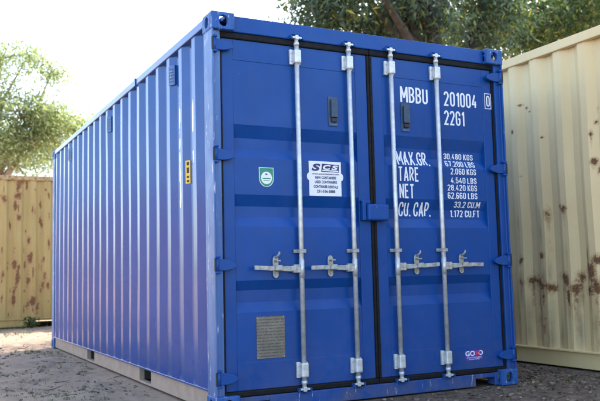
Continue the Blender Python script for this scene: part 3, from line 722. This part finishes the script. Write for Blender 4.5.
# ================================================================== TREES
def leaf_mesh(name, cen, L0, W0, droop, seed):
    r = np.random.default_rng(seed); n = len(cen)
    d = r.normal(size=(n, 3)); d[:, 2] -= droop; d /= np.linalg.norm(d, axis=1)[:, None]
    a = r.normal(size=(n, 3)); s = np.cross(d, a); s /= np.linalg.norm(s, axis=1)[:, None]; nn = np.cross(d, s)
    Ls = (L0 * r.uniform(.6, 1.35, n))[:, None]; Ws = (W0 * r.uniform(.6, 1.3, n))[:, None]
    base = cen; mid = cen + d * Ls * .45 + nn * Ws * .18; tip = cen + d * Ls - nn * Ws * .3
    v = np.empty((n, 4, 3)); v[:, 0] = base; v[:, 1] = mid + s * Ws * .5; v[:, 2] = tip; v[:, 3] = mid - s * Ws * .5
    me = bpy.data.meshes.new(name); me.vertices.add(n * 4); me.vertices.foreach_set('co', v.astype(np.float32).ravel())
    me.loops.add(n * 6); i = np.arange(n)[:, None] * 4; me.loops.foreach_set('vertex_index', (i + np.array([[0, 1, 2, 0, 2, 3]])).astype(np.int32).ravel())
    me.polygons.add(n * 2); me.polygons.foreach_set('loop_start', (np.arange(n * 2) * 3).astype(np.int32)); me.polygons.foreach_set('loop_total', np.full(n * 2, 3, np.int32))
    me.update(calc_edges=True); return me
def tree(name, label, base, trunk_top, r0, lobes, bark, leaf, leaf_l, leaf_w, per_clump, clump_r, seed, droop=.8, gap=.0, group=None):
    """lobes: (centre, radii, clump count); limbs run from the trunk into every lobe"""
    R = np.random.default_rng(seed); t = empty(name, base); tag(t, label, 'tree', group)
    b = Vector(base); tt = Vector(trunk_top)
    mb = MB(); n = 9; tp = []
    for i in range(n + 1):
        f = i / n; p = b.lerp(tt, f) + Vector((noise.noise((f * 3, seed, 1)), noise.noise((f * 3, seed, 5)), 0)) * .35 * math.sin(math.pi * f); tp.append(p)
    mb.tube([p - b for p in tp], [r0 * (1.35 if i == 0 else 1 - .75 * i / n) for i in range(n + 1)], 12)
    cs = []
    for c, rad, cnt in lobes:
        c = Vector(c); k = 0
        f = min(.95, max(.30, (c.z - b.z) / max(.1, tt.z - b.z) * .62)); st = tp[int(f * n)]
        lr = r0 * (1 - .75 * f) * .62
        mp = st.lerp(c, .5) + Vector((R.normal() * .2, R.normal() * .2, .3)); mb.tube([p - b for p in (st, mp, c)], [lr, lr * .6, lr * .25], 8)
        while k < cnt:
            p = R.normal(size=3); p /= np.linalg.norm(p); p *= R.uniform(0, 1) ** .42
            q = Vector((c.x + p[0] * rad[0], c.y + p[1] * rad[1], c.z + p[2] * rad[2])); k += 1
            if noise.noise(q * .9 + Vector((seed, 0, 0))) < gap: continue
            cs.append(q)
            if R.random() < .30:
                h = c.lerp(q, .45) + Vector((R.normal(), R.normal(), R.normal())) * .12
                mb.tube([x - b for x in (c.lerp(q, .05), h, q)], [lr * .22 + .006, lr * .12 + .004, .003], 5, False)
    mb.build('trunk', bark, t)
    C_ = np.array([tuple(q - b) for q in cs]); C_ = np.repeat(C_, per_clump, 0)
    pts = C_ + R.normal(size=C_.shape) * np.array([clump_r, clump_r, clump_r * .75])
    me = leaf_mesh('crown', pts, leaf_l, leaf_w, droop, seed + 1); me.materials.append(leaf)
    link(bpy.data.objects.new('crown', me), t); return t
BARK = simple('grey_bark', (.024, .021, .018), (.065, .056, .047), 8, (.8, .95), 0, .8, 30)
BARK2 = simple('pale_bark', (.16, .12, .09), (.34, .27, .21), 8, (.8, .95), 0, .6, 30)
LEAF_R = leafmat('blue_green_leaves', [(0, (.016, .034, .022)), (.35, (.042, .078, .054)), (.65, (.090, .140, .118)), (.85, (.065, .105, .045)), (.95, (.13, .15, .03)), (1, (.26, .23, .03))], .40, .30)
LEAF_R2 = leafmat('olive_green_leaves', [(0, (.025, .050, .020)), (.4, (.055, .095, .035)), (.75, (.10, .14, .045)), (1, (.24, .21, .04))], .45, .4)
LEAF_L = leafmat('pale_green_leaves', [(0, (.12, .165, .075)), (.4, (.19, .24, .125)), (.75, (.25, .29, .165)), (1, (.33, .34, .20))], .58, .38, (1.5, 1.55, 1.0))
def at(u, v, Y):
    d = RIGHT * ((u - 300) / 779.98) + DOWN * ((v - 200.5) / 779.98) + FWD; k = (Y - CAM[1]) / d.y; return Vector(CAM) + d * k
def lob(u, v, Y, rx, ry, rz, n): p = at(u, v, Y); return ((p.x, p.y, p.z), (rx, ry, rz), n)
GR = 'trees behind the containers'
q = at(440, 20, 9.5)
tree('gum_tree', 'broad gum tree with thick dark trunk rising above the container doors', (q.x, 9.5, 0), (q.x + .2, 9.9, 11.5), .30,
     [lob(326, 8, 10, .95, 1.0, .55, 70), lob(345, 18, 10.2, 1.1, 1.2, .8, 150), lob(395, 28, 10.4, 1.4, 1.5, .9, 230), lob(370, -10, 10.8, 1.6, 1.4, .9, 190), lob(470, 35, 11.2, 1.5, 1.6, 1.0, 230), lob(440, -45, 10.5, 2.2, 1.8, 1.0, 170),
      lob(490, -5, 11.0, 1.5, 1.6, .9, 190), lob(350, -70, 10.5, 1.6, 1.6, 1.2, 90), lob(470, -120, 11, 2.4, 2.2, 1.5, 110),
      ((3.6, 9.9, 10.2), (1.9, 1.3, 1.0), 130), ((5.0, 10.2, 11.6), (1.9, 1.4, 1.1), 130), ((4.6, 9.2, 8.9), (1.6, 1.2, .8), 110), ((2.8, 8.8, 11.4), (1.8, 1.3, 1.0), 120), ((7.4, 10.4, 11.2), (2.2, 1.6, 1.3), 110)], BARK, LEAF_R, .20, .050, 30, .27, 11, .7, -.13, GR)
q = at(545, 10, 13)
tree('gum_tree', 'leafy olive gum tree behind the cream container, yellow leaves among green', (q.x, 13, 0), (q.x - .2, 13.3, 12), .30,
     [lob(520, 30, 12.5, 1.7, 1.7, 1.1, 190), lob(565, 15, 12.2, 1.8, 1.7, 1.1, 220), lob(605, 5, 12.6, 1.9, 1.9, 1.2, 210), lob(540, -35, 13, 2.2, 2, 1.2, 150), lob(600, -60, 13, 2.2, 2, 1.4, 110), lob(660, 0, 13, 1.8, 2, 1.6, 90)], BARK, LEAF_R2, .17, .048, 34, .31, 23, .6, -.17, GR)
q = at(470, 60, 17)
tree('gum_tree', 'shaded tree farthest back, filling the gaps between the two gum trees', (q.x, 17.5, 0), (q.x, 17.5, 10), .25,
     [lob(400, 30, 17, 2.2, 1.5, 1.4, 120), lob(470, 25, 17.5, 2.6, 1.5, 1.7, 170), lob(540, 20, 17.5, 2.6, 1.5, 1.7, 170), lob(600, 10, 17.5, 2.4, 1.5, 1.7, 120)], BARK, LEAF_R2, .20, .065, 30, .36, 31, .5, -.3, GR)
tree('gum_tree', 'tall spreading gum tree beyond the right edge, shading the ground before the doors', (9.4, 2.6, 0), (8.6, 2.8, 11), .34,
     [((6.6, 1.6, 9.6), (2.4, 2.2, 1.4), 260), ((8.6, 3.6, 10.6), (2.6, 2.2, 1.5), 260), ((7.4, -.8, 10.2), (2.4, 2.2, 1.4), 230), ((10, 1, 11), (2.6, 2.6, 1.6), 160), ((5.6, -1.2, 8.6), (1.8, 1.8, 1.0), 130), ((9.4, -2.6, 9.6), (2.4, 2.2, 1.4), 160)], BARK, LEAF_R, .24, .075, 26, .34, 61, .6, -.3, GR)
q = at(2, 170, 19)
tree('gum_tree', 'pale sunlit gum tree with bare lower limbs above the ochre container', (q.x - .4, 19, 0), (q.x - .2, 19, 7.6), .20,
     [lob(3, 58, 19, .95, 1.0, .70, 75), lob(26, 60, 19.3, .6, .7, .3, 18), lob(-8, 95, 19, 1.1, 1.2, .8, 70), lob(22, 118, 18.8, 1.3, 1.2, .75, 100), lob(52, 72, 19.2, .75, .7, .30, 30), lob(40, 92, 19.2, .7, .7, .4, 22), lob(56, 116, 19, .95, .9, .40, 48), lob(40, 138, 18.7, 1.5, 1.2, .6, 110), lob(5, 140, 18.6, 1.3, 1.2, .7, 90),
      lob(75, 128, 19.5, .9, .9, .35, 45), lob(-40, 90, 19, 1.6, 1.6, 1.6, 90)], BARK2, LEAF_L, .13, .036, 50, .28, 47, .6, -.15, GR)
q = at(60, 190, 25)
tree('gum_tree', 'low pale tree crown showing just above the corner of the blue container', (q.x, 25, 0), (q.x, 25, 6), .18,
     [lob(20, 168, 25, 1.8, 1.4, .9, 90), lob(60, 150, 25, 1.6, 1.4, .8, 90), lob(88, 140, 25, 1.2, 1.2, .6, 50), lob(-20, 160, 25, 1.8, 1.4, 1.2, 70)], BARK2, LEAF_L, .13, .038, 46, .34, 53, .5, -.2, GR)

# ================================================================== GROUND COVER
def free(x, y, mrg=.03): return not any(x0 - mrg < x < x1 + mrg and y0 - mrg < y < y1 + mrg for x0, x1, y0, y1 in FOOT)
def scatter(n, box):
    o = []
    while len(o) < n:
        x = random.uniform(box[0], box[1]); y = random.uniform(box[2], box[3])
        if free(x, y) and noise.noise((x * 1.3, y * 1.3, 3)) > random.uniform(-.5, .5): o.append((x, y))
    return o
areas = [(-1.6, -.02, .5, 6.2), (.6, 3.4, -1.6, 2.0), (-1.6, .9, 6.0, 10.9), (2.5, 3.4, -2.2, 2.5)]
mb = MB()
for (x, y) in sum((scatter(n, a) for n, a in zip((700, 2000, 200, 700), areas)), []):
    l = random.uniform(.010, .036); wd = l * random.uniform(.25, .5); a = random.uniform(0, 6.28); z = gh(x, y) + .004
    c, s = math.cos(a), math.sin(a); up = random.uniform(.0, .45) * l; tw = random.uniform(-.4, .4) * wd
    mb.add([(x, y, z), (x + c * l * .5 - s * wd, y + s * l * .5 + c * wd, z + up * .6 + tw), (x + c * l, y + s * l, z + up), (x + c * l * .5 + s * wd, y + s * l * .5 - c * wd, z + up * .4 - tw + .003)], [(0, 1, 2), (0, 2, 3)])
LITTER = leafmat('dead_leaves', [(0, (.05, .032, .02)), (.5, (.12, .075, .045)), (.8, (.20, .14, .09)), (1, (.30, .24, .17))], .1, .8)
tag(mb.build('leaf_litter', LITTER), 'small dry brown leaves strewn over the dirt', 'leaf litter', kind='stuff')
mb = MB()
def clod(x, y, r):
    bm = bmesh.new(); bmesh.ops.create_icosphere(bm, subdivisions=2, radius=r)
    o_ = random.uniform(0, 50); z = gh(x, y)
    for v in bm.verts:
        v.co *= 1 + .5 * noise.noise(v.co / r * 1.1 + Vector((o_, 0, 0))); v.co.z *= .5; v.co += Vector((x, y, z + r * .05))
    mb.addbm(bm, True)
for (x, y) in sum((scatter(n, a) for n, a in zip((420, 260, 60, 90), areas)), []): clod(x, y, random.choice((.005, .007, .008, .010, .012, .015, .022)))
CLOD = simple('dirt_clods', (.10, .074, .055), (.23, .175, .13), 10, (.9, 1), 0, .8, 60)
tag(mb.build('dirt_clods', CLOD), 'crumbled dirt clods and pebbles on the yard', 'clods', kind='stuff')
mb = MB()
for (x, y) in sum((scatter(n, a) for n, a in zip((60, 120, 20, 60), areas)), []):
    a = random.uniform(0, 6.28); l = random.uniform(.04, .16); z = gh(x, y) + .006; e = random.uniform(.0, .03)
    k = random.uniform(-.3, .3)
    mb.tube([(x, y, z), (x + math.cos(a) * l * .5 + k * .03, y + math.sin(a) * l * .5, z + e * .6), (x + math.cos(a + k) * l, y + math.sin(a + k) * l, z + e)], [.0035, .003, .0015], 5)
tag(mb.build('fallen_twigs', BARK), 'thin fallen twigs scattered over the dirt', 'twigs', kind='stuff')
mb = MB()
def tuft(x, y, n, h):
    z = gh(x, y) - .003
    for i in range(n):
        a = random.uniform(0, 6.28); hh = h * random.uniform(.5, 1.2); o_ = random.uniform(0, .03); ln = random.uniform(.2, 1.1) * hh; wd = .0028
        bx_, by_ = x + math.cos(a * 3) * o_, y + math.sin(a * 3) * o_; c, s = math.cos(a), math.sin(a)
        mb.add([(bx_ - s * wd, by_ + c * wd, z), (bx_ + s * wd, by_ - c * wd, z), (bx_ + c * ln * .4 + s * wd * .7, by_ + s * ln * .4 - c * wd * .7, z + hh * .7), (bx_ + c * ln * .4 - s * wd * .7, by_ + s * ln * .4 + c * wd * .7, z + hh * .7), (bx_ + c * ln, by_ + s * ln, z + hh)], [(0, 1, 2, 3), (3, 2, 4)])
for (cx, cy, rx, ry, k, h) in ((-.95, 1.75, .35, .5, 70, .020), (-.55, 1.35, .3, .3, 35, .016), (-.35, 5.3, .25, .5, 60, .025), (-.4, 9.4, .6, .6, 60, .05), (.2, 10.9, .5, .06, 30, .06), (-.6, 3.4, .4, .7, 50, .018), (2.9, .4, .3, 1.0, 30, .03)):
    for i in range(k):
        x, y = random.gauss(cx, rx * .6), random.gauss(cy, ry * .6)
        if free(x, y): tuft(x, y, random.randint(4, 9), h)
GRASS = leafmat('weed_blades', [(0, (.04, .075, .02)), (.5, (.07, .11, .035)), (1, (.14, .15, .06))], .35, .5)
tag(mb.build('weeds', GRASS), 'sparse low green weeds growing through the dirt', 'weeds', kind='stuff')
# a taller weed at the foot of the ochre container
p_ = Vector((.42, 10.86, 0)); wt = empty('weed_clump', p_); tag(wt, 'small leafy green weed at the foot of the ochre container', 'weed')
me = leaf_mesh('foliage', rng.normal(size=(130, 3)) * np.array([.07, .04, .05]) + np.array([0, 0, .10]), .07, .03, -.4, 5); me.materials.append(GRASS); link(bpy.data.objects.new('foliage', me), wt)
mb = MB()
for i in range(7): a = i * .9; mb.tube([(0, 0, -.005), (.03 * math.cos(a), .02 * math.sin(a), .06), (.07 * math.cos(a), .04 * math.sin(a), .14)], [.003, .002, .001], 5)
mb.build('stem', GRASS, wt)
